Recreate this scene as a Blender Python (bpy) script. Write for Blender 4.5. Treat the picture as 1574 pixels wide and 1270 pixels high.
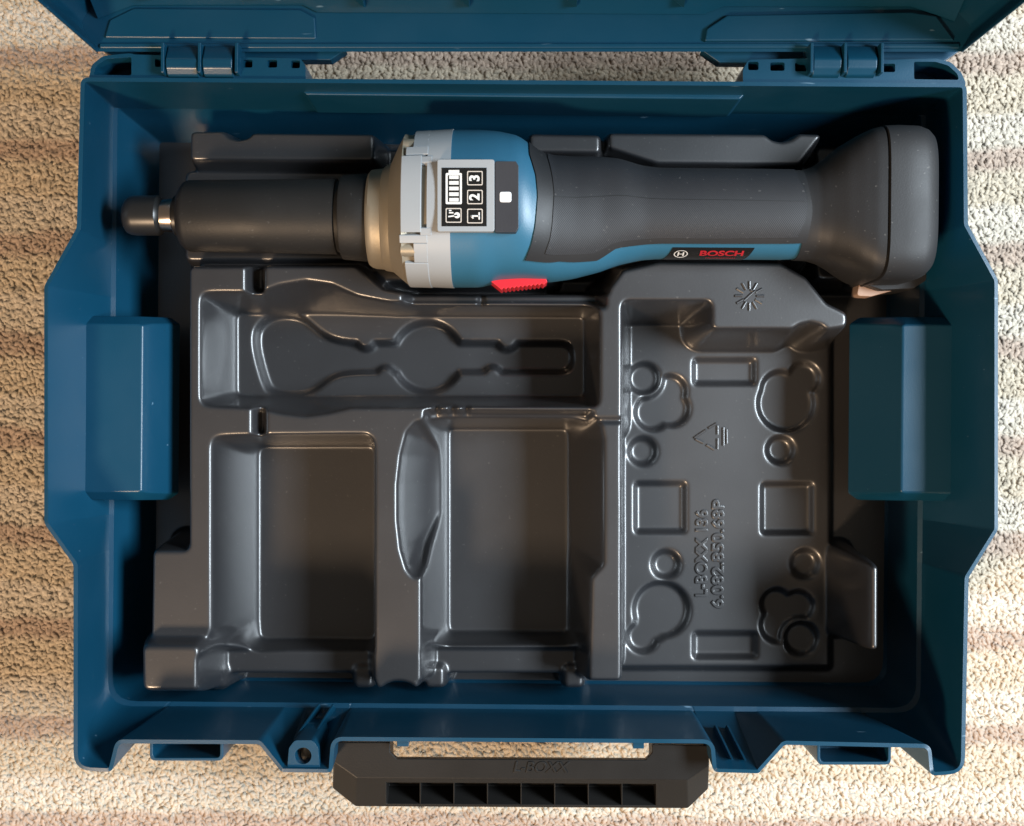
import bpy, bmesh, math, random
import numpy as np
from mathutils import Vector, Matrix

random.seed(7); RNG = np.random.default_rng(7)
R = math.radians
for o in list(bpy.data.objects): bpy.data.objects.remove(o)
sc = bpy.context.scene
COL = sc.collection
MM = 0.001

# ------------------------------------------------------------------ camera
CAM_Z, FPX, CX, CY, ROLL = 650.0, 1743.0, 787.0, 635.0, 0.5      # mm, focal length in photo pixels
cam = bpy.data.cameras.new('camera'); camo = bpy.data.objects.new('camera', cam); COL.objects.link(camo)
camo.location = (0, 0, CAM_Z*MM); camo.rotation_euler = (0, 0, R(ROLL))
cam.sensor_width = 36.0; cam.lens = FPX/1574.0*36.0
cam.clip_start = 0.01; cam.clip_end = 50
cam.dof.use_dof = True; cam.dof.focus_distance = 0.560; cam.dof.aperture_fstop = 11.0
sc.camera = camo
# ------------------------------------------------------------------ world, lamps, exposure
w = bpy.data.worlds.new('World'); sc.world = w; w.use_nodes = True
bg = w.node_tree.nodes['Background']; bg.inputs[0].default_value = (1.0, 0.84, 0.68, 1); bg.inputs[1].default_value = 0.15
def area(name, loc, target, size, size_y, power, color):
    l = bpy.data.lights.new(name, 'AREA'); l.shape = 'RECTANGLE'; l.size = size; l.size_y = size_y
    l.energy = power; l.color = color
    o = bpy.data.objects.new(name, l); COL.objects.link(o); o.location = loc
    o.rotation_euler = (Vector(target)-Vector(loc)).to_track_quat('-Z', 'Y').to_euler()
    return o
area('window_light', (1.52, 0.10, 1.44), (0, 0, 0.05), 1.1, 0.50, 96.0, (0.80, 0.91, 1.0))
area('room_lamp', (-0.85, -1.50, 1.52), (-0.05, 0, 0.05), 0.30, 0.30, 46.0, (1.0, 0.70, 0.45))
sc.view_settings.view_transform = 'Standard'; sc.view_settings.look = 'None'
sc.view_settings.exposure = 0.0; sc.view_settings.gamma = 1.0
sc.render.engine = 'CYCLES'

# ------------------------------------------------------------------ helpers
_c, _s = math.cos(R(ROLL)), math.sin(R(ROLL))
def P(px, py, z):
    """photo pixel at height z (mm) -> place in the scene (mm)"""
    k = (CAM_Z-z)/FPX
    u, v = (px-CX)*k, (CY-py)*k
    return (u*_c-v*_s, u*_s+v*_c, z)
def PP(pts, z): return [P(a, b, z)[:2] for a, b in pts]

def link(name, me, mat=None, parent=None):
    o = bpy.data.objects.new(name, me); COL.objects.link(o)
    if mat is not None:
        me.materials.clear(); me.materials.append(mat)
    if parent is not None:
        o.parent = parent
        if parent.type == 'EMPTY':
            o.matrix_parent_inverse = Matrix.Translation(-parent.location)
    return o
def mesh(name, verts, faces, mat, parent=None, angle=35, bevel=0, seg=2, fix=True):
    me = bpy.data.meshes.new(name)
    me.from_pydata([(v[0]*MM, v[1]*MM, v[2]*MM) for v in verts], [], faces)
    if fix:
        bm = bmesh.new(); bm.from_mesh(me); bmesh.ops.recalc_face_normals(bm, faces=bm.faces); bm.to_mesh(me); bm.free()
    me.polygons.foreach_set('use_smooth', [True]*len(me.polygons))
    me.set_sharp_from_angle(angle=R(angle))
    o = link(name, me, mat, parent)
    if bevel: add_bevel(o, bevel, seg)
    return o
def add_bevel(o, wdt, seg=2, ang=30):
    m = o.modifiers.new('bevel', 'BEVEL'); m.width = wdt*MM; m.segments = seg; m.limit_method = 'ANGLE'; m.angle_limit = R(ang)
    m.harden_normals = True
    o.data.polygons.foreach_set('use_smooth', [True]*len(o.data.polygons))
def bake(o):
    dg = bpy.context.evaluated_depsgraph_get(); me = bpy.data.meshes.new_from_object(o.evaluated_get(dg))
    o.modifiers.clear(); o.data = me; return o
def carve(o, cutters):
    for c in cutters:
        m = o.modifiers.new('b', 'BOOLEAN'); m.operation = 'DIFFERENCE'; m.solver = 'EXACT'; m.object = c
    bake(o)
    for c in cutters: bpy.data.objects.remove(c)
    return o
def thing(name, label, cat, loc_mm):
    o = bpy.data.objects.new(name, None); COL.objects.link(o); o.location = Vector(loc_mm)*MM
    o.empty_display_size = 0.02; o['label'] = label; o['category'] = cat
    return o
def fillet(pts, rad, seg=5):
    out = []; n = len(pts)
    for i in range(n):
        p = Vector(pts[i][:2]); a = Vector(pts[i-1][:2])-p; b = Vector(pts[(i+1) % n][:2])-p
        r = rad[i] if isinstance(rad, (list, tuple)) else rad
        la, lb = a.length, b.length; a.normalize(); b.normalize()
        ang = math.acos(max(-1, min(1, a.dot(b))))
        if ang > 3.10: d = 0.5
        else: d = r/math.tan(ang/2)
        d = min(d, la*0.47, lb*0.47)
        p0, p1 = p+a*d, p+b*d
        for k in range(seg+1):
            t = k/seg; q = p0*(1-t)**2+p*2*t*(1-t)+p1*t*t
            out.append((q.x, q.y))
    return out
def prism(name, poly, z0, z1, mat, parent=None, bevel=0, seg=2, top_poly=None):
    n = len(poly); tp = top_poly or poly
    v = [(x, y, z0) for x, y in poly]+[(x, y, z1) for x, y in tp]
    f = [list(range(n))[::-1], list(range(n, 2*n))]+[[i, (i+1) % n, n+(i+1) % n, n+i] for i in range(n)]
    return mesh(name, v, f, mat, parent, bevel=bevel, seg=seg)
def box(name, x0, x1, y0, y1, z0, z1, mat, parent=None, bevel=0.3, seg=2):
    return prism(name, [(x0, y0), (x1, y0), (x1, y1), (x0, y1)], z0, z1, mat, parent, bevel, seg)
def pbox(name, px0, px1, py0, py1, z0, z1, mat, parent=None, bevel=0.3, seg=2):
    return prism(name, PP([(px0, py1), (px1, py1), (px1, py0), (px0, py0)], z1), z0, z1, mat, parent, bevel, seg)
def loft(name, rings, mat, parent=None, cap=(True, True), angle=35, bevel=0):
    n = len(rings[0]); v = [p for r in rings for p in r]; f = []
    for i in range(len(rings)-1):
        for j in range(n):
            f.append([i*n+j, i*n+(j+1) % n, (i+1)*n+(j+1) % n, (i+1)*n+j])
    if cap[0]: f.append(list(range(n))[::-1])
    if cap[1]: f.append(list(range((len(rings)-1)*n, len(rings)*n)))
    return mesh(name, v, f, mat, parent, angle=angle, bevel=bevel)
def text_mesh(name, body, size, depth, mat, parent, M, align='CENTER', bev=0.0, shear=0.0, sx=1.0, offset=0.0):
    c = bpy.data.curves.new('t', 'FONT'); c.body = body; c.size = size; c.extrude = depth; c.bevel_depth = bev; c.bevel_resolution = 2
    c.align_x = align; c.align_y = 'CENTER'; c.shear = shear; c.offset = offset
    t = bpy.data.objects.new('t', c); COL.objects.link(t)
    dg = bpy.context.evaluated_depsgraph_get(); me = bpy.data.meshes.new_from_object(t.evaluated_get(dg))
    bpy.data.objects.remove(t)
    me.transform(Matrix.Scale(MM, 4) @ M @ Matrix.Diagonal((sx, 1, 1, 1)))
    o = link(name, me, mat, parent); return o

# ------------------------------------------------------------------ materials
def mat_base(name, col, rough, spec=0.5, bump=0.0, bscale=900, metallic=0.0, rvar=0.06, cvar=0.06, coat=0.0, coat_rough=0.2, dust=0.0, scuff=0.0):
    m = bpy.data.materials.new(name); m.use_nodes = True; nt = m.node_tree; N = nt.nodes; L = nt.links
    b = N['Principled BSDF']; b.inputs['Roughness'].default_value = rough; b.inputs['Metallic'].default_value = metallic
    b.inputs['Specular IOR Level'].default_value = spec; b.inputs['Coat Weight'].default_value = coat; b.inputs['Coat Roughness'].default_value = coat_rough
    tc = N.new('ShaderNodeTexCoord')
    n1 = N.new('ShaderNodeTexNoise'); n1.inputs['Scale'].default_value = 28; n1.inputs['Detail'].default_value = 6
    L.new(tc.outputs['Object'], n1.inputs['Vector'])
    mr = N.new('ShaderNodeMapRange'); mr.inputs[3].default_value = rough-rvar; mr.inputs[4].default_value = rough+rvar
    mr.inputs[1].default_value = 0.3; mr.inputs[2].default_value = 0.7
    L.new(n1.outputs['Fac'], mr.inputs[0]); L.new(mr.outputs[0], b.inputs['Roughness'])
    mx = N.new('ShaderNodeMix'); mx.data_type = 'RGBA'
    mx.inputs[6].default_value = (*[c*(1-cvar) for c in col], 1); mx.inputs[7].default_value = (*[c*(1+cvar) for c in col], 1)
    L.new(n1.outputs['Fac'], mx.inputs[0]); last = mx.outputs[2]
    if dust > 0:
        n3 = N.new('ShaderNodeTexNoise'); n3.inputs['Scale'].default_value = 520; n3.inputs['Detail'].default_value = 2
        L.new(tc.outputs['Object'], n3.inputs['Vector'])
        r3 = N.new('ShaderNodeMapRange'); r3.inputs[1].default_value = 0.70; r3.inputs[2].default_value = 0.76; r3.inputs[3].default_value = 0; r3.inputs[4].default_value = dust
        L.new(n3.outputs['Fac'], r3.inputs[0])
        m3 = N.new('ShaderNodeMix'); m3.data_type = 'RGBA'; m3.inputs[7].default_value = (0.32, 0.31, 0.29, 1)
        L.new(r3.outputs[0], m3.inputs[0]); L.new(last, m3.inputs[6]); last = m3.outputs[2]
    if scuff > 0:
        mp = N.new('ShaderNodeMapping'); mp.inputs['Rotation'].default_value = (0.3, 0.2, 0.9); mp.inputs['Scale'].default_value = (75, 480, 300)
        L.new(tc.outputs['Object'], mp.inputs['Vector'])
        n4 = N.new('ShaderNodeTexNoise'); n4.inputs['Scale'].default_value = 1.0; n4.inputs['Detail'].default_value = 1; L.new(mp.outputs[0], n4.inputs['Vector'])
        r4 = N.new('ShaderNodeMapRange'); r4.inputs[1].default_value = 0.775; r4.inputs[2].default_value = 0.84; r4.inputs[3].default_value = 0; r4.inputs[4].default_value = scuff
        L.new(n4.outputs['Fac'], r4.inputs[0])
        m4 = N.new('ShaderNodeMix'); m4.data_type = 'RGBA'; m4.inputs[7].default_value = (0.22, 0.36, 0.48, 1)
        L.new(r4.outputs[0], m4.inputs[0]); L.new(last, m4.inputs[6]); last = m4.outputs[2]
    L.new(last, b.inputs['Base Color'])
    if bump:
        n2 = N.new('ShaderNodeTexNoise'); n2.inputs['Scale'].default_value = bscale; n2.inputs['Detail'].default_value = 3
        L.new(tc.outputs['Object'], n2.inputs['Vector'])
        bp = N.new('ShaderNodeBump'); bp.inputs['Strength'].default_value = bump; bp.inputs['Distance'].default_value = 0.0002
        L.new(n2.outputs['Fac'], bp.inputs['Height']); L.new(bp.outputs[0], b.inputs['Normal'])
    return m
M_CASE = mat_base('case_blue_plastic', (0.0032, 0.047, 0.092), 0.38, spec=0.42, coat=0.12, coat_rough=0.14, bump=0.25, bscale=1500, scuff=0.5)
M_TRAY = mat_base('tray_black_plastic', (0.018, 0.0182, 0.0205), 0.46, spec=0.78, coat=0.9, coat_rough=0.21, bump=0.18, bscale=1300, rvar=0.03, dust=0.12)
M_HANDLE = mat_base('handle_black_plastic', (0.012, 0.0115, 0.011), 0.46, spec=0.26, bump=0.3, bscale=1400)
M_CELL = M_HANDLE
M_SLEEVE = mat_base('sleeve_rubber', (0.015, 0.0145, 0.014), 0.52, spec=0.35, bump=0.3, bscale=900, dust=0.1)
M_NUT = mat_base('collet_nut_black', (0.015, 0.015, 0.015), 0.38)
M_STEEL = mat_base('collet_steel', (0.55, 0.47, 0.42), 0.28, metallic=1.0)
M_GOLD = mat_base('gear_housing_metal', (0.36, 0.315, 0.24), 0.50, metallic=0.55, bump=0.3, bscale=700)
M_GREY = mat_base('light_grey_plastic', (0.31, 0.33, 0.345), 0.42, bump=0.1)
M_BLUE = mat_base('tool_blue_plastic', (0.026, 0.115, 0.19), 0.42, spec=0.45, bump=0.2, bscale=1200)
M_RUB = mat_base('grip_rubber', (0.020, 0.0205, 0.022), 0.52, spec=0.34, bump=0.2, bscale=1200, dust=0.15)
M_RED = mat_base('switch_red', (0.62, 0.018, 0.03), 0.40)
M_SCREEN = mat_base('screen_black', (0.012, 0.012, 0.012), 0.22, rvar=0.02)
M_BTN = mat_base('button_dark', (0.035, 0.035, 0.04), 0.45, bump=0.2)
M_ICON = mat_base('print_white', (0.70, 0.70, 0.68), 0.5)
M_LINE = mat_base('print_line', (0.55, 0.50, 0.44), 0.5)
M_LED = mat_base('led_white', (0.88, 0.90, 0.92), 0.35)
M_RPRINT = mat_base('print_red', (0.42, 0.015, 0.025), 0.45)
M_TAN = mat_base('release_tab_tan', (0.45, 0.30, 0.22), 0.42)
M_SCREW = mat_base('screw_dark', (0.06, 0.055, 0.05), 0.35, metallic=1.0)
# knurled grip: fine diagonal ribs
M_KNURL = mat_base('grip_knurl', (0.022, 0.023, 0.026), 0.50, spec=0.36, dust=0.12)
def knurl(m):
    nt = m.node_tree; N = nt.nodes; L = nt.links; b = N['Principled BSDF']; tc = N.new('ShaderNodeTexCoord')
    mp = N.new('ShaderNodeMapping'); mp.inputs['Rotation'].default_value = (0, 0, R(-38)); L.new(tc.outputs['Object'], mp.inputs['Vector'])
    wv = N.new('ShaderNodeTexWave'); wv.inputs['Scale'].default_value = 400; wv.inputs['Distortion'].default_value = 0.0; wv.wave_profile = 'SIN'
    L.new(mp.outputs[0], wv.inputs['Vector'])
    bp = N.new('ShaderNodeBump'); bp.inputs['Strength'].default_value = 0.2; bp.inputs['Distance'].default_value = 0.0003
    L.new(wv.outputs['Fac'], bp.inputs['Height']); L.new(bp.outputs[0], b.inputs['Normal'])
knurl(M_KNURL)

# ------------------------------------------------------------------ carpet (setting)
def carpet_material():
    m = bpy.data.materials.new('carpet_wool'); m.use_nodes = True; nt = m.node_tree; N = nt.nodes; L = nt.links
    b = N['Principled BSDF']; b.inputs['Roughness'].default_value = 0.92; b.inputs['Specular IOR Level'].default_value = 0.15
    b.inputs['Sheen Weight'].default_value = 0.15
    tc = N.new('ShaderNodeTexCoord')
    nz = N.new('ShaderNodeTexNoise'); nz.inputs['Scale'].default_value = 55; nz.inputs['Detail'].default_value = 4; L.new(tc.outputs['Object'], nz.inputs['Vector'])
    nz2 = N.new('ShaderNodeTexNoise'); nz2.inputs['Scale'].default_value = 9; nz2.inputs['Detail'].default_value = 3; L.new(tc.outputs['Object'], nz2.inputs['Vector'])
    sx = N.new('ShaderNodeSeparateXYZ'); L.new(tc.outputs['Object'], sx.inputs[0])
    def mth(op, a, bb=None):
        n = N.new('ShaderNodeMath'); n.operation = op
        for i, x in enumerate((a, bb)):
            if x is None: continue
            if hasattr(x, 'links'): L.new(x, n.inputs[i])
            else: n.inputs[i].default_value = x
        return n.outputs[0]
    t = mth('ADD', sx.outputs['Y'], mth('MULTIPLY', mth('SUBTRACT', nz.outputs['Fac'], 0.5), 0.012))
    t = mth('ADD', t, mth('MULTIPLY', mth('SUBTRACT', nz2.outputs['Fac'], 0.5), 0.012))
    ph = mth('FRACT', mth('ADD', mth('DIVIDE', t, 0.0550), 10.36))
    cr = N.new('ShaderNodeValToRGB'); e = cr.color_ramp.elements
    cr.color_ramp.interpolation = 'LINEAR'
    e[0].position = 0.0; e[0].color = (0.50, 0.39, 0.31, 1)
    e[1].position = 1.0; e[1].color = (0.50, 0.39, 0.31, 1)
    for pos, c in ((0.13, (0.51, 0.40, 0.32)), (0.20, (0.65, 0.58, 0.475)), (0.50, (0.68, 0.61, 0.51)), (0.58, (0.62, 0.53, 0.405)), (0.90, (0.64, 0.55, 0.425))):
        x = cr.color_ramp.elements.new(pos); x.color = (*c, 1)
    L.new(ph, cr.inputs[0])
    at = N.new('ShaderNodeAttribute'); at.attribute_name = 'tone'
    hs = N.new('ShaderNodeHueSaturation'); L.new(cr.outputs[0], hs.inputs['Color'])
    L.new(mth('ADD', mth('MULTIPLY', at.outputs['Fac'], 0.22), 0.78), hs.inputs['Value'])
    L.new(hs.outputs[0], b.inputs['Base Color'])
    vo = N.new('ShaderNodeTexNoise'); vo.inputs['Scale'].default_value = 700; vo.inputs['Detail'].default_value = 3; L.new(tc.outputs['Object'], vo.inputs['Vector'])
    bp = N.new('ShaderNodeBump'); bp.inputs['Strength'].default_value = 0.35; bp.inputs['Distance'].default_value = 0.001; L.new(vo.outputs['Fac'], bp.inputs['Height']); L.new(bp.outputs[0], b.inputs['Normal'])
    return m
M_CARPET = carpet_material()
ground = mesh('carpet', [(-1600, -1600, -1.2), (1600, -1600, -1.2), (1600, 1600, -1.2), (-1600, 1600, -1.2)], [(0, 1, 2, 3)], M_CARPET)
ground['kind'] = 'structure'
def carpet_pile():
    sp = 2.15
    xs, ys = np.meshgrid(np.arange(-335, 335, sp), np.arange(-275, 275, sp*0.9)); xs = xs.ravel(); ys = ys.ravel()
    keep = ~((np.abs(xs-3) < 190) & (ys > -140) & (ys < 146))
    xs, ys = xs[keep], ys[keep]; n = len(xs)
    xs = xs+RNG.normal(0, 0.7, n); ys = ys+RNG.normal(0, 0.7, n)
    az = RNG.uniform(0, 2*np.pi, n); ln = RNG.uniform(2.6, 4.6, n); rad = RNG.uniform(1.15, 1.65, n)
    curl = RNG.uniform(-2.2, 2.2, n); z0 = RNG.uniform(-2.0, -1.5, n); rise = RNG.uniform(0.35, 0.75, n)
    K, S = 3, 6
    V = np.zeros((n, K, S, 3))
    pos = np.stack([xs, ys, z0], 1)
    for k in range(K):
        t = k/(K-1)
        a = az+curl*t; el = rise*(0.95-1.35*t)
        d = np.stack([np.cos(a)*np.cos(el), np.sin(a)*np.cos(el), np.sin(el)], 1)
        u = np.cross(d, np.array([0.13, 0.21, 0.97])); u /= np.linalg.norm(u, axis=1)[:, None]+1e-9
        vv = np.cross(d, u); r = rad*(0.9, 1.0, 0.62)[k]
        for s in range(S):
            q = 2*np.pi*s/S
            V[:, k, s] = pos+(u*np.cos(q)+vv*np.sin(q))*r[:, None]
        pos = pos+d*(ln/(K-1))[:, None]
    V[..., 2] = -1.2+(V[..., 2]+1.2)*0.62
    idx = np.arange(n)[:, None, None, None]*(K*S)
    kk = np.arange(K-1)[None, :, None]; ss = np.arange(S)[None, None, :]
    q = np.stack([kk*S+ss+0*kk, kk*S+(ss+1) % S, (kk+1)*S+(ss+1) % S, (kk+1)*S+ss], -1)
    F = (q+idx).reshape(-1, 4)
    capf = (np.arange(n)[:, None]*(K*S)+(K-1)*S+np.arange(S)[None, :])
    me = bpy.data.meshes.new('carpet_pile'); nv = n*K*S; nq = len(F); nc = len(capf)
    me.vertices.add(nv); me.vertices.foreach_set('co', (V.reshape(-1)*MM).astype(np.float32))
    me.loops.add(nq*4+nc*S); me.loops.foreach_set('vertex_index', np.concatenate([F.ravel(), capf.ravel()]).astype(np.int32))
    me.polygons.add(nq+nc)
    st = np.concatenate([np.arange(nq)*4, nq*4+np.arange(nc)*S]).astype(np.int32); me.polygons.foreach_set('loop_start', st)
    me.update(calc_edges=True); me.polygons.foreach_set('use_smooth', np.ones(nq+nc, bool))
    at = me.attributes.new('tone', 'FLOAT', 'POINT'); at.data.foreach_set('value', np.repeat(RNG.uniform(0, 1, n), K*S).astype(np.float32))
    o = link('carpet_pile', me, M_CARPET); o['kind'] = 'stuff'; o['label'] = 'cream and brown striped wool pile of the carpet'; o['category'] = 'carpet'
    return o
carpet_pile()

# ------------------------------------------------------------------ tool case
CASE = thing('tool_case', 'open dark blue plastic tool case lying on the carpet', 'tool case', (3, 0, 1.5))
RIM, CREASE, FLOORZ = 100.0, 48.0, 2.0
rim_px = [(124, 119), (1486, 128), (1488, 345), (1534, 430), (1534, 815), (1489, 888), (1483, 1189), (1430, 1193), (1426, 1150), (1206, 1145), (1166, 1189),
          (1096, 1187), (1092, 1143), (515, 1139), (511, 1188), (433, 1187), (398, 1144), (183, 1143), (172, 1187), (113, 1184), (113, 868), (68, 805), (68, 440), (118, 350)]
rim_r = [4, 4, 5, 6, 6, 5, 20, 3, 3, 3, 2, 3, 4, 4, 3, 2, 3, 3, 3, 20, 5, 6, 6, 5]
rim = PP(rim_px, RIM)
XL, XR, YT, YB = -214.5, 219.5, 162.0, -158.5
def lower(xl, xr, yt, yb):
    out = []
    for i, (x, y) in enumerate(rim):
        if i == 0: q = (xl, yt)
        elif i == 1: q = (xr, yt)
        elif i in (2, 3, 4, 5): q = (xr, y)
        elif i == 6: q = (xr, yb)
        elif i == 19: q = (xl, yb)
        elif i >= 20: q = (xl, y)
        else: q = (max(xl+32, min(xr-32, x*0.985)), yb)
        out.append(q)
    out[7] = (xr-32, yb); out[8] = (xr-34, yb); out[18] = (xl+32, yb); out[17] = (xl+34, yb)
    return out
low_r = [4]*2+[1]*4+[18]+[1]*12+[18]+[1]*4
L0 = fillet(rim, rim_r); L1 = fillet(lower(XL, XR, YT, YB), low_r); L1b = fillet(lower(XL+2.2, XR-2.2, YT-0.3, YB+2.2), low_r)
L2 = fillet(lower(-204.5, 215.0, 155, -154.5), low_r); L3 = fillet(lower(-200.5, 211.0, 151, -150.5), low_r)
rings = [[(x, y, z) for x, y in L] for L, z in ((L0, RIM), (L1, CREASE), (L1b, CREASE-0.9), (L2, 9.0), (L3, FLOORZ))]
body = loft('case_body', rings, M_CASE, CASE, cap=(False, True), angle=25)
sm = body.modifiers.new('wall', 'SOLIDIFY'); sm.thickness = 2.0*MM; sm.offset = -1.0; sm.use_even_offset = False
add_bevel(body, 0.7, 2, 24)
def case_part(name, verts=None, **k): pass
# ledge along the back wall
lp = [P(470, 145, 85), P(1138, 152, 85)]
y0 = 161.5
prism('back_ledge', [(lp[0][0]-6, y0+2), (lp[0][0], lp[0][1]), (lp[1][0], lp[1][1]), (lp[1][0]+6, y0+2)], 50, 84, M_CASE, body, bevel=0.8, seg=3)
# grip recesses that bulge into the case on both sides
def grip(sx):
    if sx < 0: xo, xi, xb = -220.0, P(222, 620, 70)[0], -178.0
    else: xo, xi, xb = 226.0, P(1382, 620, 70)[0], 180.0
    ya, yb = P(787, 499, 70)[1], P(787, 757, 70)[1]; dy = sx*1.6
    ya += dy; yb += dy
    s = sx
    v = [(xo, ya, 70), (xi-(-s)*0, ya-0, 70), (xi, yb, 70), (xo, yb, 70)]
    ch = 7
    bot = [(xo, ya+6, 42), (xb+s*5, ya+6, 42), (xb, ya+2.5, 42), (xb, yb-2.5, 42), (xb+s*5, yb-6, 42), (xo, yb-6, 42)]
    mid = [(xo, ya+4.5, 65), (xi+s*5, ya+4.5, 65), (xi-s*2.2, ya+0.6, 65), (xi-s*2.2, yb-0.6, 65), (xi+s*5, yb-4.5, 65), (xo, yb-4.5, 65)]
    top = [(xo, ya, 70.5), (xi+s*3, ya, 70.5), (xi+s*1.2, ya-0.4, 70.5), (xi+s*1.2, yb+0.4, 70.5), (xi+s*3, yb, 70.5), (xo, yb, 70.5)]
    loft('grip_recess', [bot, mid, top], M_CASE, CASE, cap=(True, True), bevel=1.0, angle=25)
grip(-1); grip(1)
# latch keepers in the two front recesses (thin open frames)
def keeper(px0, px1, py0, py1, parent):
    z1 = 92; pts = PP([(px0, py0-6), (px0, py1), (px1, py1), (px1, py0-6)], z1)
    o = fillet(pts, [0.5, 3, 3, 0.5], 4); t = 1.6
    cx = sum(p[0] for p in pts)/4
    pin = [(pts[0][0]+t, pts[0][1]+2), (pts[1][0]+t, pts[1][1]+t), (pts[2][0]-t, pts[2][1]+t), (pts[3][0]-t, pts[3][1]+2)]
    i = fillet(pin, [0.5, 2, 2, 0.5], 4)
    k = prism('latch_keeper', o, 62, z1, M_CASE, parent)
    c = prism('c', i, 70, z1+5, M_CASE); carve(k, [c]); add_bevel(k, 0.4)
keeper(230, 343, 1143, 1170, CASE); keeper(1256, 1370, 1150, 1176, CASE)
# pillar ribs, ear with a hole
def rib(a, b, parent, wd=1.2):
    (x0, y0, z0), (x1, y1, z1) = a, b
    v = [(x0-wd/2, y0, z0), (x0+wd/2, y0, z0), (x1+wd/2, y1, z1), (x1-wd/2, y1, z1), (x0-wd/2, y0-6, z0-9), (x0+wd/2, y0-6, z0-9), (x1+wd/2, y1-3, z1-12), (x1-wd/2, y1-3, z1-12)]
    mesh('rib', v, [(0, 1, 2, 3), (7, 6, 5, 4), (0, 4, 5, 1), (1, 5, 6, 2), (2, 6, 7, 3), (3, 7, 4, 0)], M_CASE, parent, bevel=0.3)
rib(P(490, 1082, 56), P(452, 1136, 88), body); rib(P(512, 1082, 56), P(478, 1136, 88), body)
rib(P(1100, 1114, 70), P(1126, 1168, 98), body); rib(P(1118, 1114, 70), P(1146, 1169, 98), body)
ear = fillet(PP([(441, 1187), (444, 1150), (453, 1138), (481, 1138), (489, 1150), (492, 1187)], 99), [0.3, 3, 3, 3, 3, 0.3], 4)
e = prism('hinge_ear', ear, 60, 99.0, M_CASE, CASE)
hc = P(466, 1162, 99); hole = prism('c', [(hc[0]+4.0*math.cos(t*math.pi/12), hc[1]+4.0*math.sin(t*math.pi/12)) for t in range(24)], 50, 120, M_CASE)
hole2 = None
carve(e, [hole]); add_bevel(e, 0.4)
hole = prism('c', [(hc[0]+3.9*math.cos(t*math.pi/12), hc[1]+3.9*math.sin(t*math.pi/12)) for t in range(24)], -10, 120, M_CASE)
carve(body, [hole])
body.data.polygons.foreach_set('use_smooth', [True]*len(body.data.polygons))
# little catches under the front edge
pbox('catch', 610, 628, 1137, 1148, 84, 94, M_CASE, CASE); pbox('catch', 973, 990, 1140, 1151, 84, 94, M_CASE, CASE)

# hinges
def hinge(pts, plates, holes, knuckles, fins, mirror):
    """pts: housing outline; every pixel list at rim height"""
    z = 98.5
    o = fillet(PP(pts['outer'], z), pts['rad'], 6); h = prism('hinge', o, 78, z, M_CASE, CASE)
    cut = []
    for (a, b, c, d, dep) in holes:
        cut.append(prism('c', fillet(PP([(a, d), (b, d), (b, c), (a, c)], z), 0.8, 2), z-dep, z+4, M_CASE))
    ho = fillet(PP(pts['hollow'], z), pts['hrad'], 6); cut.append(prism('c', ho, 79.5, z+4, M_CASE))
    carve(h, cut); add_bevel(h, 0.5)
    for (a, b) in knuckles:
        x0 = P(a, 90, z)[0]; x1 = P(b, 90, z)[0]; yb = P((a+b)/2, 117, 100)[1]-1.0; yt = P((a+b)/2, 70, 100)[1]
        prof = [(yb, 88), (yb, 97), (yb+1, 101), (yb+4, 103.5), (yb+8, 104), (yt-1, 100.5), (yt, 99), (yt, 90)]
        r0 = [(x0, y, zz) for y, zz in prof]; r1 = [(x1, y, zz) for y, zz in prof]
        loft('hinge_knuckle', [r0, r1], M_CASE, h, bevel=0.8, angle=40)
    for a in fins:
        x0 = P(a, 90, z)[0]; yb = P(a, 116, 100)[1]; yt = P(a, 70, 100)[1]
        box('hinge_fin', x0-0.8, x0+0.8, yb, yt, 88, 104.8, M_CASE, h, bevel=0.4)
    return h
hinge(dict(outer=[(137, 118), (141, 100), (158, 86), (200, 82), (208, 84), (366, 88), (462, 90), (469, 100), (470, 119), (470, 124), (137, 122)], rad=[1, 4, 6, 6, 1, 1, 3, 3, 1, 1, 1],
           hollow=[(143, 115), (147, 102), (163, 91), (202, 88), (202, 116)], hrad=[1, 4, 5, 1, 1]),
      None, [(238, 254, 90, 103, 14), (374, 388, 92, 104, 14), (411, 426, 92, 104, 14), (447, 461, 93, 105, 14)], [(259, 308), (315, 361)], [255.5, 311.5, 368], False)
hinge(dict(outer=[(1142, 128), (1142, 108), (1150, 92), (1240, 90), (1370, 92), (1395, 91), (1440, 90), (1462, 96), (1478, 112), (1484, 126), (1484, 133)], rad=[1, 3, 3, 1, 1, 1, 6, 6, 6, 1, 1],
           hollow=[(1405, 95), (1438, 95), (1458, 101), (1472, 114), (1474, 123), (1405, 122)], hrad=[1, 5, 5, 4, 1, 1]),
      None, [(1150, 163+1003, 95, 108, 14), (1184, 1206, 96, 109, 14), (1222, 1240, 96, 110, 14), (1357, 1376, 98, 111, 14)], [(1246, 1290), (1298, 1344)], [1243, 1294, 1350], True)

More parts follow.
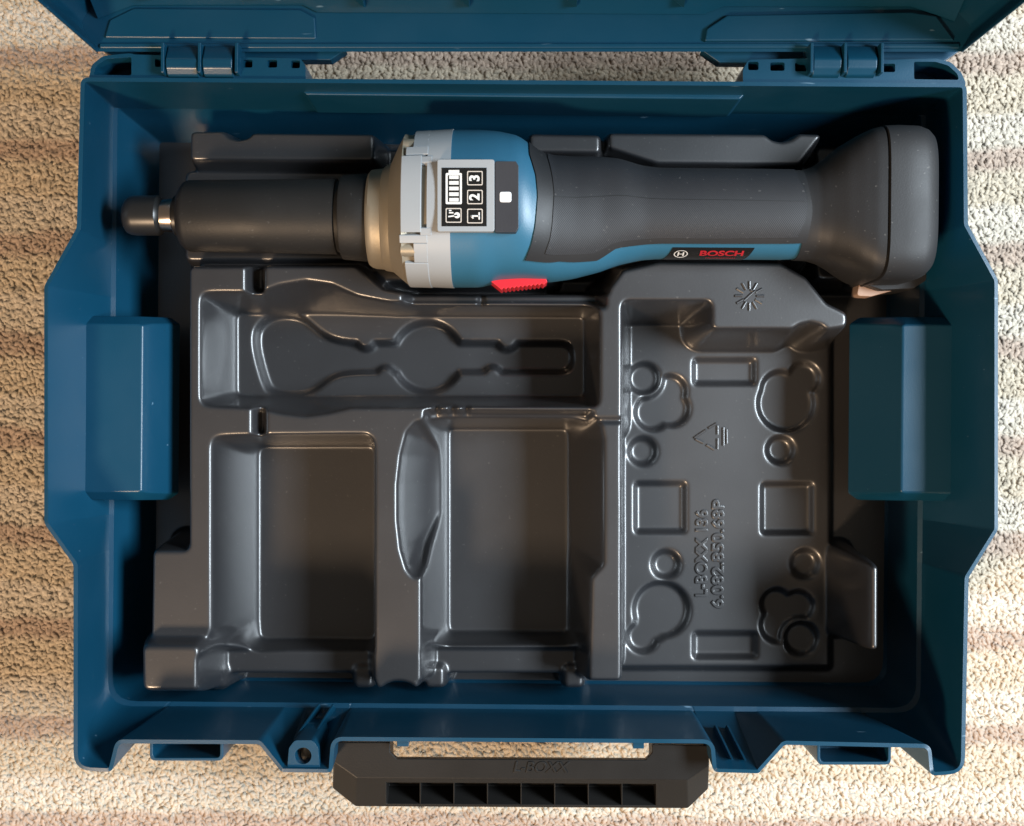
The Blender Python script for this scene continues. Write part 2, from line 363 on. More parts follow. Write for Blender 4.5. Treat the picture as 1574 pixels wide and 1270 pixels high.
# carrying handle
zt, zb = 88.0, 70.0
ht = [(514, 1141), (514, 1172), (548, 1196), (1056, 1199), (1090, 1176), (1090, 1146), (1002, 1144), (1002, 1157), (992, 1168), (610, 1166), (600, 1156), (600, 1141)]
hb = [(512, 1141), (511, 1213), (546, 1241), (1058, 1244), (1089, 1214), (1089, 1146), (996, 1144), (996, 1154), (988, 1163), (612, 1161), (604, 1154), (604, 1141)]
tp = PP(ht, zt); mp_ = PP([(512, 1140), (511, 1213), (546, 1241), (1058, 1244), (1089, 1214), (1089, 1146), (1003, 1143), (1003, 1156), (992, 1166), (610, 1164), (600, 1155), (600, 1140)], 76.0)
n = len(tp)
hv = [(x, y, 60.0) for x, y in mp_]+[(x, y, 75.0) for x, y in mp_]+[(x, y, zt) for x, y in tp]
for i in range(6, 12): hv[i] = (hv[i][0], hv[i][1]-(6.0 if i in (7, 8, 9, 10) else 0), 60.0)
for i in (0, 1, 2, 3, 4, 5):      # lower edge comes back under the grip
    hv[i] = (hv[i][0], hv[i][1]+(2.5 if i in (1, 2, 3, 4) else 0), 60.0)
hf = [list(range(n))[::-1], list(range(2*n, 3*n))]
for r_ in (0, 1):
    hf += [[r_*n+i, r_*n+(i+1) % n, (r_+1)*n+(i+1) % n, (r_+1)*n+i] for i in range(n)]
handle = mesh('carry_handle', hv, hf, M_HANDLE, CASE, angle=20)
a, b = P(594, 1203, 86), P(1008, 1205, 86); a2, b2 = P(594, 1237, 76.5), P(1008, 1240, 76.5)
def slopebox(name, a, b, a2, b2, up, dn, mat, parent=None):
    nv = (Vector(b)-Vector(a)).cross(Vector(a2)-Vector(a)).normalized()
    if nv.z < 0: nv = -nv
    q = [Vector(a), Vector(b), Vector(b2), Vector(a2)]
    v = [tuple(p+nv*up) for p in q]+[tuple(p-nv*dn) for p in q]
    return mesh(name, v, [(0, 1, 2, 3), (7, 6, 5, 4), (0, 4, 5, 1), (1, 5, 6, 2), (2, 6, 7, 3), (3, 7, 4, 0)], mat, parent)
# rib pockets of the grip
cut = slopebox('c', a, b, a2, b2, 6, 12, M_HANDLE)
carve(handle, [cut]); add_bevel(handle, 0.6, 2, 20)
A, B, A2, B2 = Vector(a), Vector(b), Vector(a2), Vector(b2)
for k in range(1, 8):
    t = k/8; d = 0.0022
    d_ = slopebox('divider', A.lerp(B, t-d), A.lerp(B, t+d), A2.lerp(B2, t-d), A2.lerp(B2, t+d), -0.6, 12.2, M_HANDLE, handle); add_bevel(d_, 0.2)
c = P(830, 1180, zt)
text_mesh('raised_lettering', 'L-BOXX', 7.5, 0.25, M_HANDLE, handle, Matrix.Translation((c[0], c[1], zt+0.1)), bev=0.12, shear=0.2)

# lid, opened to a right angle behind the case
lid_px = [(150, 79), (128, 50), (124, 32), (150, -6), (205, -14), (800, -14), (1400, -10), (1452, -4), (1492, 38), (1496, 52), (1478, 79)]
ZL = 96.0; ZTOP = 436.0
lp = fillet(PP(lid_px, ZL), [1, 3, 4, 8, 6, 1, 6, 8, 4, 3, 1], 5)
n = len(lp)
rings = [[(x, y, z) for x, y in lp] for z in (ZL, ZTOP)]
v = [p for r_ in rings for p in r_]; f = [[i, i+1, n+i+1, n+i] for i in range(n-1)]
f.append([n+i for i in range(n)]); f.append(list(range(n)))
lid = mesh('lid', v, f, M_CASE, CASE, angle=25, fix=False)
sm = lid.modifiers.new('wall', 'SOLIDIFY'); sm.thickness = 2.2*MM; sm.offset = 0.0
add_bevel(lid, 0.5, 2, 24)
ya = P(787, 64, ZL+2)[1]
def lidbox(name, px0, px1, py0, py1, z0, z1, bevel=0.5): return pbox(name, px0, px1, py0, py1, z0, z1, M_CASE, lid, bevel)
lidbox('lid_lip', 152, 1476, 66, 74, ZL-3, ZL+2.0, 0.8)
# step of the hinge side, right and left of the middle field
st = PP([(1083, 63), (1086, 44), (1118, 23), (1400, 18), (1440, 24), (1468, 62)], ZL+3)
prism('hinge_field', st, ZL, ZL+3.0, M_CASE, lid, bevel=0.9, seg=3)
st = PP([(160, 58), (168, 30), (205, 12), (462, 14), (484, 26), (486, 60)], ZL+2)
prism('hinge_field', st, ZL, ZL+2.0, M_CASE, lid, bevel=0.9, seg=3)
# hinge rails of the lid between lid edge and case
for (pp_) in ([(158, 79), (186, 91), (250, 93), (370, 92), (508, 92), (532, 76)], [(1078, 77), (1106, 96), (1250, 97), (1350, 97), (1452, 94), (1474, 79)]):
    prism('hinge_rail', PP(pp_, 90), 82, 90, M_CASE, lid, bevel=0.4)
# sloping inner field and the ribs on it
fp = [(150, 30), (205, 9), (466, 9), (488, 20), (1082, 23), (1112, 11), (1400, 11), (1468, 34)]
lo_ = [P(a_, b_, ZL+1.5) for a_, b_ in fp]; hi_ = [(x, y+13.5, ZL+27) for x, y, _ in lo_]; bk_ = [(x, y+16, ZL-1) for x, y, _ in lo_]; n = len(fp)
v = lo_+hi_+bk_; f = []
for i in range(n-1): f += [(i, i+1, n+i+1, n+i), (n+i, n+i+1, 2*n+i+1, 2*n+i), (2*n+i, 2*n+i+1, i+1, i)]
f += [(0, n, 2*n), (n-1, 3*n-1, 2*n-1)]
mesh('inner_field', v, f, M_CASE, lid, bevel=0.5)
for px in (235, 400, 561, 722, 886, 1050, 1208, 1372):
    mid_ = 480 < px < 1085; y0_ = P(px, 21 if mid_ else 10, ZL+1.5)[1]; x = P(px, 8, 104)[0]
    v = [(x-5.0, y0_+3.6, 106), (x, y0_+2.2, 100.5), (x, y0_-0.6, 107), (x-5.0, y0_+12, 122), (x, y0_+12, 122), (x, y0_+6.5, 122)]
    mesh('lid_rib', v, [(0, 1, 2), (5, 4, 3), (0, 3, 4, 1), (1, 4, 5, 2), (2, 5, 3, 0)], M_CASE, lid, bevel=0.2)

# ------------------------------------------------------------------ moulded tray: one thermoformed sheet
TRAY = thing('moulded_tray', 'black vacuum-formed plastic tray inside the blue case, compartments empty', 'tool tray', (3, 0, 6))
GS = 0.62
gx = np.arange(-202, 212.5, GS); gy = np.arange(-152, 152.5, GS)
GX, GY = np.meshgrid(gx, gy)
T = 62.0
def sdf(poly):
    d = np.full(GX.shape, 1e9); ins = np.zeros(GX.shape, bool); n = len(poly)
    for i in range(n):
        ax, ay = poly[i-1]; bx, by = poly[i]
        ex, ey = bx-ax, by-ay; wx, wy = GX-ax, GY-ay
        t = np.clip((wx*ex+wy*ey)/(ex*ex+ey*ey+1e-12), 0, 1)
        d = np.minimum(d, (wx-ex*t)**2+(wy-ey*t)**2)
        c = ((ay > GY) != (by > GY)) & (GX < (bx-ax)*(GY-ay)/((by-ay) if abs(by-ay) > 1e-9 else 1e-9)+ax)
        ins ^= c
    d = np.sqrt(d); return np.where(ins, -d, d)
H = np.full(GX.shape, 7.0)
def rnd(pts, z, r=4.0, seg=5): return fillet(PP(pts, z), r, seg)
def raise_(pts, z, wd=5.0, zb=7.0, r=4.0, mask=None):
    global H
    s = sdf(rnd(pts, z, r)); t = np.clip(1-s/wd, 0, 1)
    N_ = np.where(s < wd, zb+(z-zb)*t, -1e9)
    if mask is not None: N_ = np.where(mask, N_, -1e9)
    H = np.maximum(H, N_)
def cut_loft(top, bot, zt, zb, rt=4.0, rb=3.0):
    global H
    st_, sb = sdf(rnd(top, zt, rt)), sdf(rnd(bot, zb, rb))
    db = np.maximum(sb, 0); dt = np.maximum(-st_, 0)
    t = np.where(db <= 0, 0, db/(db+dt+1e-6))
    H = np.minimum(H, np.where((st_ < 0) | (sb < 0), zb+(zt-zb)*t, 1e9))
def cut_in(pts, z_at, depth_z, wd=2.0, r=2.0, poly=None):
    """press a shape down to depth_z with walls of width wd, outline given at height z_at"""
    global H
    s = sdf(poly if poly is not None else rnd(pts, z_at, r)); t = np.clip(-s/wd, 0, 1)
    H = np.where(s < 0, np.minimum(H, H+(depth_z-H)*t), H)
# tool cradle
raise_([(283, 262), (570, 262), (570, 402), (283, 402)], 48, 6)
raise_([(575, 230), (850, 230), (850, 435), (575, 435)], 32.5, 5)
raise_([(860, 255), (1245, 255), (1245, 402), (860, 402)], 46.0, 5)
raise_([(1255, 225), (1425, 225), (1425, 430), (1255, 430)], 30, 5)
# rails behind the tool
raise_([(291, 201), (343, 200), (352, 210), (366, 214), (380, 211), (388, 203), (576, 205), (576, 250), (291, 248)], T, 6, r=2.5)
raise_([(812, 204), (924, 206), (924, 237), (812, 236)], T, 6, r=2.5)
raise_([(934, 203), (1176, 205), (1188, 214), (1202, 217), (1216, 213), (1228, 204), (1268, 205), (1229, 255), (1008, 253), (934, 229)], T, 6, r=2.0)
# main body of compartments
raise_([(289, 408), (548, 407), (588, 443), (632, 452), (957, 452), (957, 1048), (230, 1048), (233, 845), (289, 845)], T, 5, r=3)
# right-hand block and floor
raise_([(929, 470), (937, 442), (957, 415), (1012, 402), (1200, 404), (1240, 426), (1272, 466), (1303, 481), (1303, 503), (1270, 508), (1262, 500), (1245, 496), (1228, 500), (1218, 507),
        (1093, 507), (1093, 463), (957, 463), (957, 660), (929, 660)], T, 8, zb=14, r=3.5)
ZF = 14.0
s = sdf(PP([(930, 495), (1276, 495), (1276, 1026), (930, 1026)], ZF)); H = np.maximum(H, np.where(s < 0, ZF, np.where(s < 2, 14-3*s, -1e9)))
raise_([(1337, 868), (1352, 868), (1352, 1001), (1337, 1001)], 74, 5, zb=9, r=2)
# foot at the lower left
raise_([(219, 993), (305, 993), (307, 1061), (220, 1061)], 72, 6, zb=50, r=3)
raise_([(575, 1000), (645, 1000), (645, 1060), (575, 1060)], T, 4, r=3)
raise_([(909, 1000), (956, 1000), (956, 1049), (909, 1049)], T, 4, r=2)
# compartment with the spanner outline
cut_loft([(309, 450), (400, 450), (430, 438), (470, 431), (510, 437), (548, 456), (600, 468), (920, 470), (920, 625), (540, 625), (505, 634), (470, 639), (430, 634), (400, 626), (309, 622)],
         [(363, 481), (900, 483), (900, 612), (560, 612), (400, 611), (363, 610)], T, 20, 4.5, 4)
sp = [(383, 515), (408, 486), (434, 478), (471, 487), (494, 508), (517, 520), (550, 524), (562, 531), (573, 522), (610, 520), (624, 501), (657, 491), (684, 501), (708, 522), (766, 524), (780, 534),
      (793, 522), (861, 522), (879, 534), (884, 549), (878, 567), (861, 575), (773, 575), (757, 566), (745, 575), (708, 578), (687, 599), (657, 607), (629, 599), (610, 578), (592, 568), (573, 575),
      (527, 578), (508, 587), (485, 605), (462, 611), (416, 609), (404, 594)]
def chaikin(p, n_=2):
    for _ in range(n_):
        q_ = []
        for i in range(len(p)):
            a_, b_ = p[i], p[(i+1) % len(p)]
            q_ += [(a_[0]*.75+b_[0]*.25, a_[1]*.75+b_[1]*.25), (a_[0]*.25+b_[0]*.75, a_[1]*.25+b_[1]*.75)]
        p = q_
    return p
kz = (CAM_Z-20)/FPX
def dcirc(cx, cy, r): x, y, _ = P(cx, cy, 20); return np.hypot(GX-x, GY-y)-r*kz
hd = chaikin([(383, 515), (404, 486), (434, 478), (468, 484), (492, 506), (512, 518), (540, 523), (570, 523), (570, 576), (530, 577), (508, 585), (488, 603), (462, 611), (416, 609), (402, 592)], 3)
bar = fillet(PP([(500, 523), (884, 523), (884, 576), (500, 576)], 20), [1, 9.2, 9.2, 1], 8)
su = np.minimum(np.minimum(sdf(PP(hd, 20)), sdf(bar)), dcirc(657, 549, 58))
for c_ in ((562, 521, 11), (780, 521, 12), (592, 578, 10), (757, 578, 10)): su = np.maximum(su, -dcirc(*c_))
t = np.clip(-su/3.0, 0, 1); t = t*t*(3-2*t); H = np.where(su < 0, np.minimum(H, H-7.0*t), H)
# lower ridge between the tool and that compartment, cross grooves
cut_in([(618, 425), (932, 425), (932, 474), (618, 474)], T, 50, 4)
cut_in([(378, 395), (406, 395), (406, 452), (378, 452)], T, 48, 3); cut_in([(387, 622), (409, 622), (409, 672), (387, 672)], T, 52, 3)
cut_in([(735, 440), (745, 440), (745, 474), (735, 474)], 50, 46, 1.5, 1)
# two deep compartments
cut_loft([(325, 671), (574, 668), (574, 1015), (318, 1015), (318, 985), (325, 968)], [(397, 684), (580, 684), (580, 986), (397, 986)], T, 15, 6, 5)
cut_loft([(650, 640), (921, 642), (928, 674), (928, 868), (908, 888), (905, 1012), (648, 1012), (648, 660)], [(688, 657), (874, 657), (874, 973), (688, 973)], T, 15, 4, 3.5)
ss_ = sdf(rnd([(640, 648), (625, 665), (616, 700), (611, 745), (611, 800), (616, 845), (625, 875), (636, 889), (656, 884), (672, 862), (690, 850), (760, 850), (760, 660), (668, 648)], T, 4))
tt_ = np.clip(-ss_/21.0, 0, 1); H = np.where(ss_ < 0, np.minimum(H, T-2.2*np.clip(-ss_/1.2, 0, 1)-34*(1-(1-tt_)**1.5)), H)
cut_in([(652, 628), (912, 630), (912, 650), (652, 650)], T, 53, 2.5, 2)
for a_ in (665, 690, 712): cut_in([(a_, 620), (a_+9, 620), (a_+9, 652), (a_, 652)], T, 51.5, 1.5, 1)
# open fronts with a low ledge
cut_in([(312, 1000), (574, 1000), (574, 1075), (312, 1075)], T, 34, 5, 3)
cut_in([(648, 998), (904, 998), (904, 1075), (648, 1075)], T, 34, 5, 3)
for q in ([(318, 1026), (345, 1026), (345, 1056), (318, 1056)], [(545, 1026), (572, 1026), (572, 1056), (545, 1056)], [(654, 1026), (682, 1026), (682, 1056), (654, 1056)], [(868, 1026), (896, 1026), (896, 1056), (868, 1056)]):
    raise_(q, 38, 3, zb=30, r=2)
# scallop at the end of the partition
hc2 = P(612, 1070, T); cut_in(None, 0, 30, 3, poly=[(hc2[0]+10*math.cos(k*math.pi/14), hc2[1]+7.0*math.sin(k*math.pi/14)) for k in range(28)])
cut_in([(905, 643), (962, 643), (962, 650), (905, 650)], T, 57, 1.5, 0.8)
# pressed shapes in the right-hand floor
def circ(cx, cy, r, k=20): return [(cx+r*math.cos(2*math.pi*i/k), cy+r*math.sin(2*math.pi*i/k)) for i in range(k)]
def dcf(c_): x, y, _ = P(c_[0], c_[1], ZF); return np.hypot(GX-x, GY-y)-c_[2]*(CAM_Z-ZF)/FPX
def press_union(circles, d=4.0, wd=2.4, extra=(), minus=()):
    global H
    s = np.full(GX.shape, 1e9)
    for c_ in circles: s = np.minimum(s, dcf(c_))
    for pl in extra: s = np.minimum(s, sdf(rnd(pl, ZF, 2.5)))
    for c_ in minus: s = np.maximum(s, -dcf(c_))
    t = np.clip(-s/wd, 0, 1); t = t*t*(3-2*t)
    H = np.where(s < 0, np.minimum(H, ZF-d*t), H)
press_union([(990, 582, 26)]); press_union([(1004, 634, 30), (1030, 602, 28), (1032, 628, 30), (1012, 612, 26)], 4, minus=[(990, 582, 27)])
press_union([(988, 694, 25)], 4, 3.6); press_union([(1200, 692, 25)], 4, 3.6)
press_union([(1209, 620, 46), (1236, 582, 27), (1200, 600, 32)], 4)
for pl in ([(974, 740), (1056, 740), (1056, 821), (974, 821)], [(1169, 741), (1252, 741), (1252, 823), (1169, 823)], [(1064, 550), (1163, 550), (1163, 593), (1064, 593)], [(1064, 971), (1165, 971), (1165, 1014), (1064, 1014)]): press_union([], 4, extra=[pl])
press_union([(1024, 868, 25)], 4, 3.6); press_union([(1238, 867, 26)], 4, 3.8)
press_union([(1017, 938, 45), (988, 980, 26), (1003, 960, 30)], 4)
press_union([(1232, 982, 28)], 4); press_union([(1195, 930, 27), (1228, 932, 26), (1196, 962, 29), (1213, 945, 26)], 4, minus=[(1232, 982, 29)])
# soften like vacuum-formed sheet
def blur(A_, sig):
    rr = int(3*sig)+1; k = np.exp(-0.5*(np.arange(-rr, rr+1)/sig)**2); k /= k.sum()
    A_ = np.pad(A_, rr, mode='edge')
    A_ = np.apply_along_axis(lambda v_: np.convolve(v_, k, 'valid'), 0, A_); return np.apply_along_axis(lambda v_: np.convolve(v_, k, 'valid'), 1, A_)
H = blur(H, 1.5)
ny, nx = H.shape
co = np.stack([GX, GY, H], -1).reshape(-1, 3)*MM
ii = (np.arange(ny-1)[:, None]*nx+np.arange(nx-1)[None, :]).reshape(-1)
F = np.stack([ii, ii+1, ii+1+nx, ii+nx], -1)
me = bpy.data.meshes.new('tray_sheet'); me.vertices.add(len(co)); me.vertices.foreach_set('co', co.ravel().astype(np.float32))
me.loops.add(F.size); me.loops.foreach_set('vertex_index', F.ravel().astype(np.int32)); me.polygons.add(len(F)); me.polygons.foreach_set('loop_start', (np.arange(len(F))*4).astype(np.int32))
me.update(calc_edges=True); me.polygons.foreach_set('use_smooth', np.ones(len(F), bool))
tray = link('tray_sheet', me, M_TRAY, TRAY)
# raised lettering and marks on the tray
Rz = Matrix.Rotation(R(90), 4, 'Z')
def fit_text(body, x_px, y0, y1, z, hpx, name):
    a_, b_ = P(x_px, y0, z), P(x_px, y1, z); c = Vector(a_).lerp(Vector(b_), 0.5)
    k = (CAM_Z-z)/FPX; size = hpx*k/0.70
    o = text_mesh(name, body, size, 0.35, M_TRAY, TRAY, Matrix.Identity(4), bev=0.3, offset=0.1)
    xs = [v_.co.x for v_ in o.data.vertices]; wdt = (max(xs)-min(xs))/MM; f_ = (abs(a_[1]-b_[1]))/wdt
    o.data.transform(Matrix.Translation((c.x*MM, c.y*MM, (z+0.15)*MM)) @ Rz @ Matrix.Diagonal((f_, 1, 1, 1)))
    o.data.polygons.foreach_set('use_smooth', [True]*len(o.data.polygons))
    return o
fit_text('L-BOXX 136', 1079, 918, 784, ZF, 17, 'raised_lettering'); fit_text('6.082.850.68P', 1104, 936, 768, ZF, 17, 'raised_lettering')
def strokes(name, segs, z, wd, hgt, mat, parent):
    v, f = [], []
    for (ax, ay), (bx, by) in segs:
        A_, B_ = Vector((ax, ay)), Vector((bx, by)); d = (B_-A_).normalized(); nn = Vector((-d.y, d.x))*wd/2; b0 = len(v)
        for q, zz, kx in ((A_, z-1, 1), (B_, z-1, 1), (A_, z+hgt, 0.45), (B_, z+hgt, 0.45)):
            v += [(q.x+nn.x*kx, q.y+nn.y*kx, zz), (q.x-nn.x*kx, q.y-nn.y*kx, zz)]
        f += [(b0, b0+2, b0+6, b0+4), (b0+1, b0+5, b0+7, b0+3), (b0+4, b0+6, b0+7, b0+5), (b0, b0+4, b0+5, b0+1), (b0+2, b0+3, b0+7, b0+6)]
    return mesh(name, v, f, mat, parent, angle=80)
q = lambda a_, b_: P(a_, b_, ZF)[:2]
strokes('recycling_mark', [(q(1067, 673), q(1085, 661)), (q(1089, 658), q(1101, 651)), (q(1103, 654), q(1103, 668)), (q(1103, 674), q(1103, 690)), (q(1098, 691), q(1086, 684)), (q(1081, 681), q(1069, 675)),
                           (q(1112, 657), q(1112, 685)), (q(1117, 660), q(1117, 682))], ZF, 2.3, 0.8, M_TRAY, TRAY)
dc = P(1152, 455, T); dseg = []
for k in range(12):
    a_ = k*math.pi/6; dseg.append(((dc[0]+3.6*math.cos(a_), dc[1]+3.6*math.sin(a_)), (dc[0]+7.6*math.cos(a_), dc[1]+7.6*math.sin(a_))))
dseg += [((dc[0]-3, dc[1]-2.6), (dc[0]+2.6, dc[1]+2.6)), ((dc[0]+0.4, dc[1]+3), (dc[0]+2.6, dc[1]+2.6))]
strokes('date_wheel', dseg, T, 2.3, 0.6, M_TRAY, TRAY)

# ------------------------------------------------------------------ power tool
ZA = 72.0
TOOL = thing('straight_grinder', 'blue and black cordless straight grinder lying in the tray', 'power tool', (0, 102, 32))
NS = 72
def ring(X, Yc, ry, zc, rz, ex, off=0.0):
    out = []
    for j in range(NS):
        a_ = 2*math.pi*j/NS; c_, s_ = math.cos(a_), math.sin(a_)
        out.append((X, Yc+(ry+off)*math.copysign(abs(c_)**(2/ex), c_), zc+(rz+off)*math.copysign(abs(s_)**(2/ex), s_)))
    return out
def stations(tab, zx=None):
    """(px, ytop, ybot, depth ratio, exponent) -> X, Yc, ry, zc, rz, ex"""
    out = []
    for (px, yt, yb, rat, ex) in tab:
        if zx: px = CX+(px-CX)*(CAM_Z-zx)/(CAM_Z-ZA)
        m = P(px, (yt+yb)/2, ZA); ry = (yb-yt)/2*(CAM_Z-ZA)/FPX
        out.append((m[0], m[1], ry, ZA, ry*rat, ex))
    return out
def tool_loft(name, tab, mat, parent=None, cap=(True, True), angle=28, zx=None):
    return loft(name, [ring(*s_) for s_ in stations(tab, zx)], mat, parent or TOOL, cap, angle)
tool_loft('collet_nut', [(186, 324, 342, 1, 2), (188, 313, 352, 1, 2), (192, 306, 358, 1, 2), (198, 302, 361, 1, 2), (206, 301, 362, 1, 2), (241, 301, 362, 1, 2), (244, 303, 360, 1, 2), (247, 307, 356, 1, 2)], M_NUT, zx=76)
tool_loft('collet_shank', [(243, 308, 356, 1, 2), (256, 306, 357, 1, 2), (274, 306, 357, 1, 2)], M_STEEL, zx=78)
tool_loft('collet_ring', [(262, 303, 361, 1, 2), (264, 301, 363, 1, 2), (276, 301, 363, 1, 2)], M_NUT, zx=80)
tool_loft('neck_sleeve', [(267, 300, 366, 1, 2), (268, 288, 378, 1, 2), (274, 281, 384, 1, 2), (281, 278, 387, 1, 2), (400, 277, 389, 1, 2), (512, 276, 391, 1, 2), (514, 279, 388, 1, 2), (519, 279, 388, 1, 2)], M_SLEEVE, zx=86)
tool_loft('neck_collar', [(518, 279, 388, 1, 2), (520, 271, 398, 1, 2), (523, 270, 399, 1, 2), (558, 268, 402, 1, 2), (564, 270, 401, 1, 2)], M_SLEEVE, zx=88)
tool_loft('gear_housing', [(562, 272, 402, 1, 2), (563, 267, 408, 1, 2), (567, 263, 411, 1, 2), (573, 262, 413, 1, 2), (586, 261, 414, 1, 2.1), (588, 259, 416, 1, 2.1), (600, 252, 418, 1, 2.2), (612, 228, 428, .98, 2.3),
                           (622, 212, 436, .98, 2.4), (630, 213, 435, .94, 2.4), (700, 214, 434, .93, 2.4)], M_GOLD, zx=88)
# blue motor housing and handle core
BT = [(696, 205, 441, .94, 2.35), (740, 205, 441, .94, 2.35), (765, 207, 434, .965, 2.35), (795, 213, 432, .975, 2.3), (810, 223, 432, .97, 2.25), (825, 236, 433, .93, 2.2), (845, 245, 434, .87, 2.2), (880, 247, 429, .82, 2.2),
      (920, 247, 419, .80, 2.2), (950, 250, 408, .85, 2.2), (985, 261, 400, .92, 2.2), (1010, 264, 398, .95, 2.2), (1200, 266, 399, .95, 2.2), (1250, 267, 397, .95, 2.2)]
BS = stations(BT)
GT = [(610, 209, 439, .95, 2.4), (655, 207, 440, .95, 2.4), (698, 204, 442, .945, 2.36)]
GSs = stations(GT)
def dense(tab, n_=60):
    xs = np.array([t_[0] for t_ in tab]); q_ = np.linspace(xs[0], xs[-1], n_); cols = [np.array([t_[k] for t_ in tab]) for k in range(6)]
    # smooth interpolation (Catmull-like through a blurred linear interpolation)
    fine = np.linspace(xs[0], xs[-1], 400); out = []
    for c_ in cols:
        y_ = np.interp(fine, xs, c_); kk = np.hanning(19); kk /= kk.sum(); y_ = np.convolve(np.pad(y_, 9, mode='edge'), kk, 'valid'); out.append(np.interp(q_, fine, y_))
    out[0] = q_
    return list(zip(*out))
BD = dense(BS, 70)
loft('motor_housing', [ring(*s_) for s_ in BD], M_BLUE, TOOL, (True, True), 30)
def sec(tab, X):
    xs = [t_[0] for t_ in tab]; return [float(np.interp(X, xs, [t_[k] for t_ in tab])) for k in range(1, 6)]
def surf(tab, X, th, off=0.0):
    Yc, ry, zc, rz, ex = sec(tab, X); c_, s_ = math.cos(th), math.sin(th)
    return (X, Yc+(ry+off)*math.copysign(abs(c_)**(2/ex), c_), zc+(rz+off)*math.copysign(abs(s_)**(2/ex), s_))
def hit(tab, px, py):
    """where the sight line of a photo pixel meets the housing: (X, angle)"""
    for z in np.arange(ZA+45, ZA-6, -0.25):
        x, y, _ = P(px, py, z); Yc, ry, zc, rz, ex = sec(tab, x)
        a_ = abs((y-Yc)/ry); b_ = abs((z-zc)/rz)
        if a_**ex+b_**ex <= 1:
            cc = math.copysign(min(1, a_)**(ex/2), y-Yc); ss = math.copysign(min(1, b_)**(ex/2), z-zc)
            return x, math.atan2(ss, cc)
    Yc, ry, zc, rz, ex = sec(tab, x); return x, (0.0 if y > Yc else math.pi)
def patch(name, tab, xy, off, mat, parent, nu=40, nv=30, base=-0.4, angle=40):
    """curved plate on the housing; xy(u, v) -> (X, angle)"""
    g = [[xy(i/nu, j/nv) for j in range(nv+1)] for i in range(nu+1)]
    v = [surf(tab, *g[i][j], off) for i in range(nu+1) for j in range(nv+1)]
    id_ = lambda i, j: i*(nv+1)+j
    f = [(id_(i, j), id_(i+1, j), id_(i+1, j+1), id_(i, j+1)) for i in range(nu) for j in range(nv)]
    bd = [(i, 0) for i in range(nu)]+[(nu, j) for j in range(nv)]+[(i, nv) for i in range(nu, 0, -1)]+[(0, j) for j in range(nv, 0, -1)]
    b0 = len(v); v += [surf(tab, *g[i][j], base) for i, j in bd]; m_ = len(bd)
    for k in range(m_):
        a_ = id_(*bd[k]); b_ = id_(*bd[(k+1) % m_]); f.append((a_, b0+k, b0+(k+1) % m_, b_))
    return mesh(name, v, f, mat, parent, angle=angle)
def edge(tab, pts):
    h_ = [hit(tab, *p) for p in pts]; return np.array([a_[0] for a_ in h_]), np.array([a_[1] for a_ in h_])
def grip_patch(name, left, right, low, th_top, off, mat, parent, base=-0.4):
    lx, lt = edge(BD, left); rx, rt = edge(BD, right); bx, bt = edge(BD, low)
    o1, o2 = np.argsort(lt), np.argsort(rt)
    tnom = float(np.mean(bt))
    def xy(u, v):
        th0 = th_top(0)*(1-v)+tnom*v
        x0 = np.interp(th0, lt[o1], lx[o1]); x1 = np.interp(th0, rt[o2], rx[o2]); X = x0+(x1-x0)*u
        tb = np.interp(X, bx, bt); tt = th_top(X)
        return float(X), float(tt*(1-v)+tb*v)
    return patch(name, BD, xy, off, mat, parent, 90, 34, base)
X990 = P(990, 262, ZA)[0]
top_out = lambda X: -0.25 if X == 0 else float(np.interp(X, [X990-25, X990+5], [-0.25, 0.10]))
top_in = lambda X: 0.05 if X == 0 else float(np.interp(X, [X990-25, X990+5], [0.02, 0.30]))
grip_p = grip_patch('rubber_grip', [(814, 238), (824, 270), (827, 300), (823, 345), (817, 372), (806, 399)], [(1238, 268), (1248, 285), (1253, 312), (1250, 340), (1238, 372)],
           [(806, 399), (860, 400), (918, 399), (946, 381), (985, 375), (1100, 373), (1240, 372)], top_out, 0.9, M_RUB, TOOL)
grip_patch('grip_texture', [(842, 247), (849, 275), (852, 300), (849, 345), (846, 365), (838, 387)], [(1226, 275), (1236, 290), (1240, 312), (1237, 338), (1226, 362)],
           [(838, 388), (880, 389), (912, 387), (942, 372), (985, 366), (1100, 365), (1230, 363)], top_in, 1.35, M_KNURL, grip_p, base=0.5)
sx_, st_ = edge(BD, [(852, 304), (1000, 307), (1120, 309), (1236, 311)])
patch('mould_seam', BD, lambda u, v: (float(sx_[0]+(sx_[-1]-sx_[0])*u), float(np.interp(sx_[0]+(sx_[-1]-sx_[0])*u, sx_, st_))+0.010*(v-0.5)), 1.48, M_NUT, grip_p, 60, 1, 1.0)
# light grey front ring, bridge and lugs
loft('front_ring', [ring(*s_, 0.0) for s_ in dense([GSs[0], GSs[1], GSs[2]], 40) if s_[0] > P(662, 320, ZA)[0]], M_GREY, TOOL, (True, True), 30)
def quad_patch(name, px0, px1, py0, py1, off, base, mat, parent, nu=8, nv=16, tab=None, th=None):
    tab = tab or GSs
    xa = P(px0, 320, ZA)[0]; xb = P(px1, 320, ZA)[0]
    if th is None: th = (hit(tab, (px0+px1)/2, py0)[1], hit(tab, (px0+px1)/2, py1)[1])
    return patch(name, tab, lambda u, v: (xa+(xb-xa)*u, th[0]+(th[1]-th[0])*v), off, mat, parent, nu, nv, base)
fr = bpy.data.objects['front_ring']
def px_at(px, z): return CX+(px-CX)*(CAM_Z-z)/(CAM_Z-ZA)      # pixel at tool axis height for one seen at height z
quad_patch('bridge', px_at(616, 106), px_at(648, 106), 240, 357, 0.6, -9, M_GREY, fr)
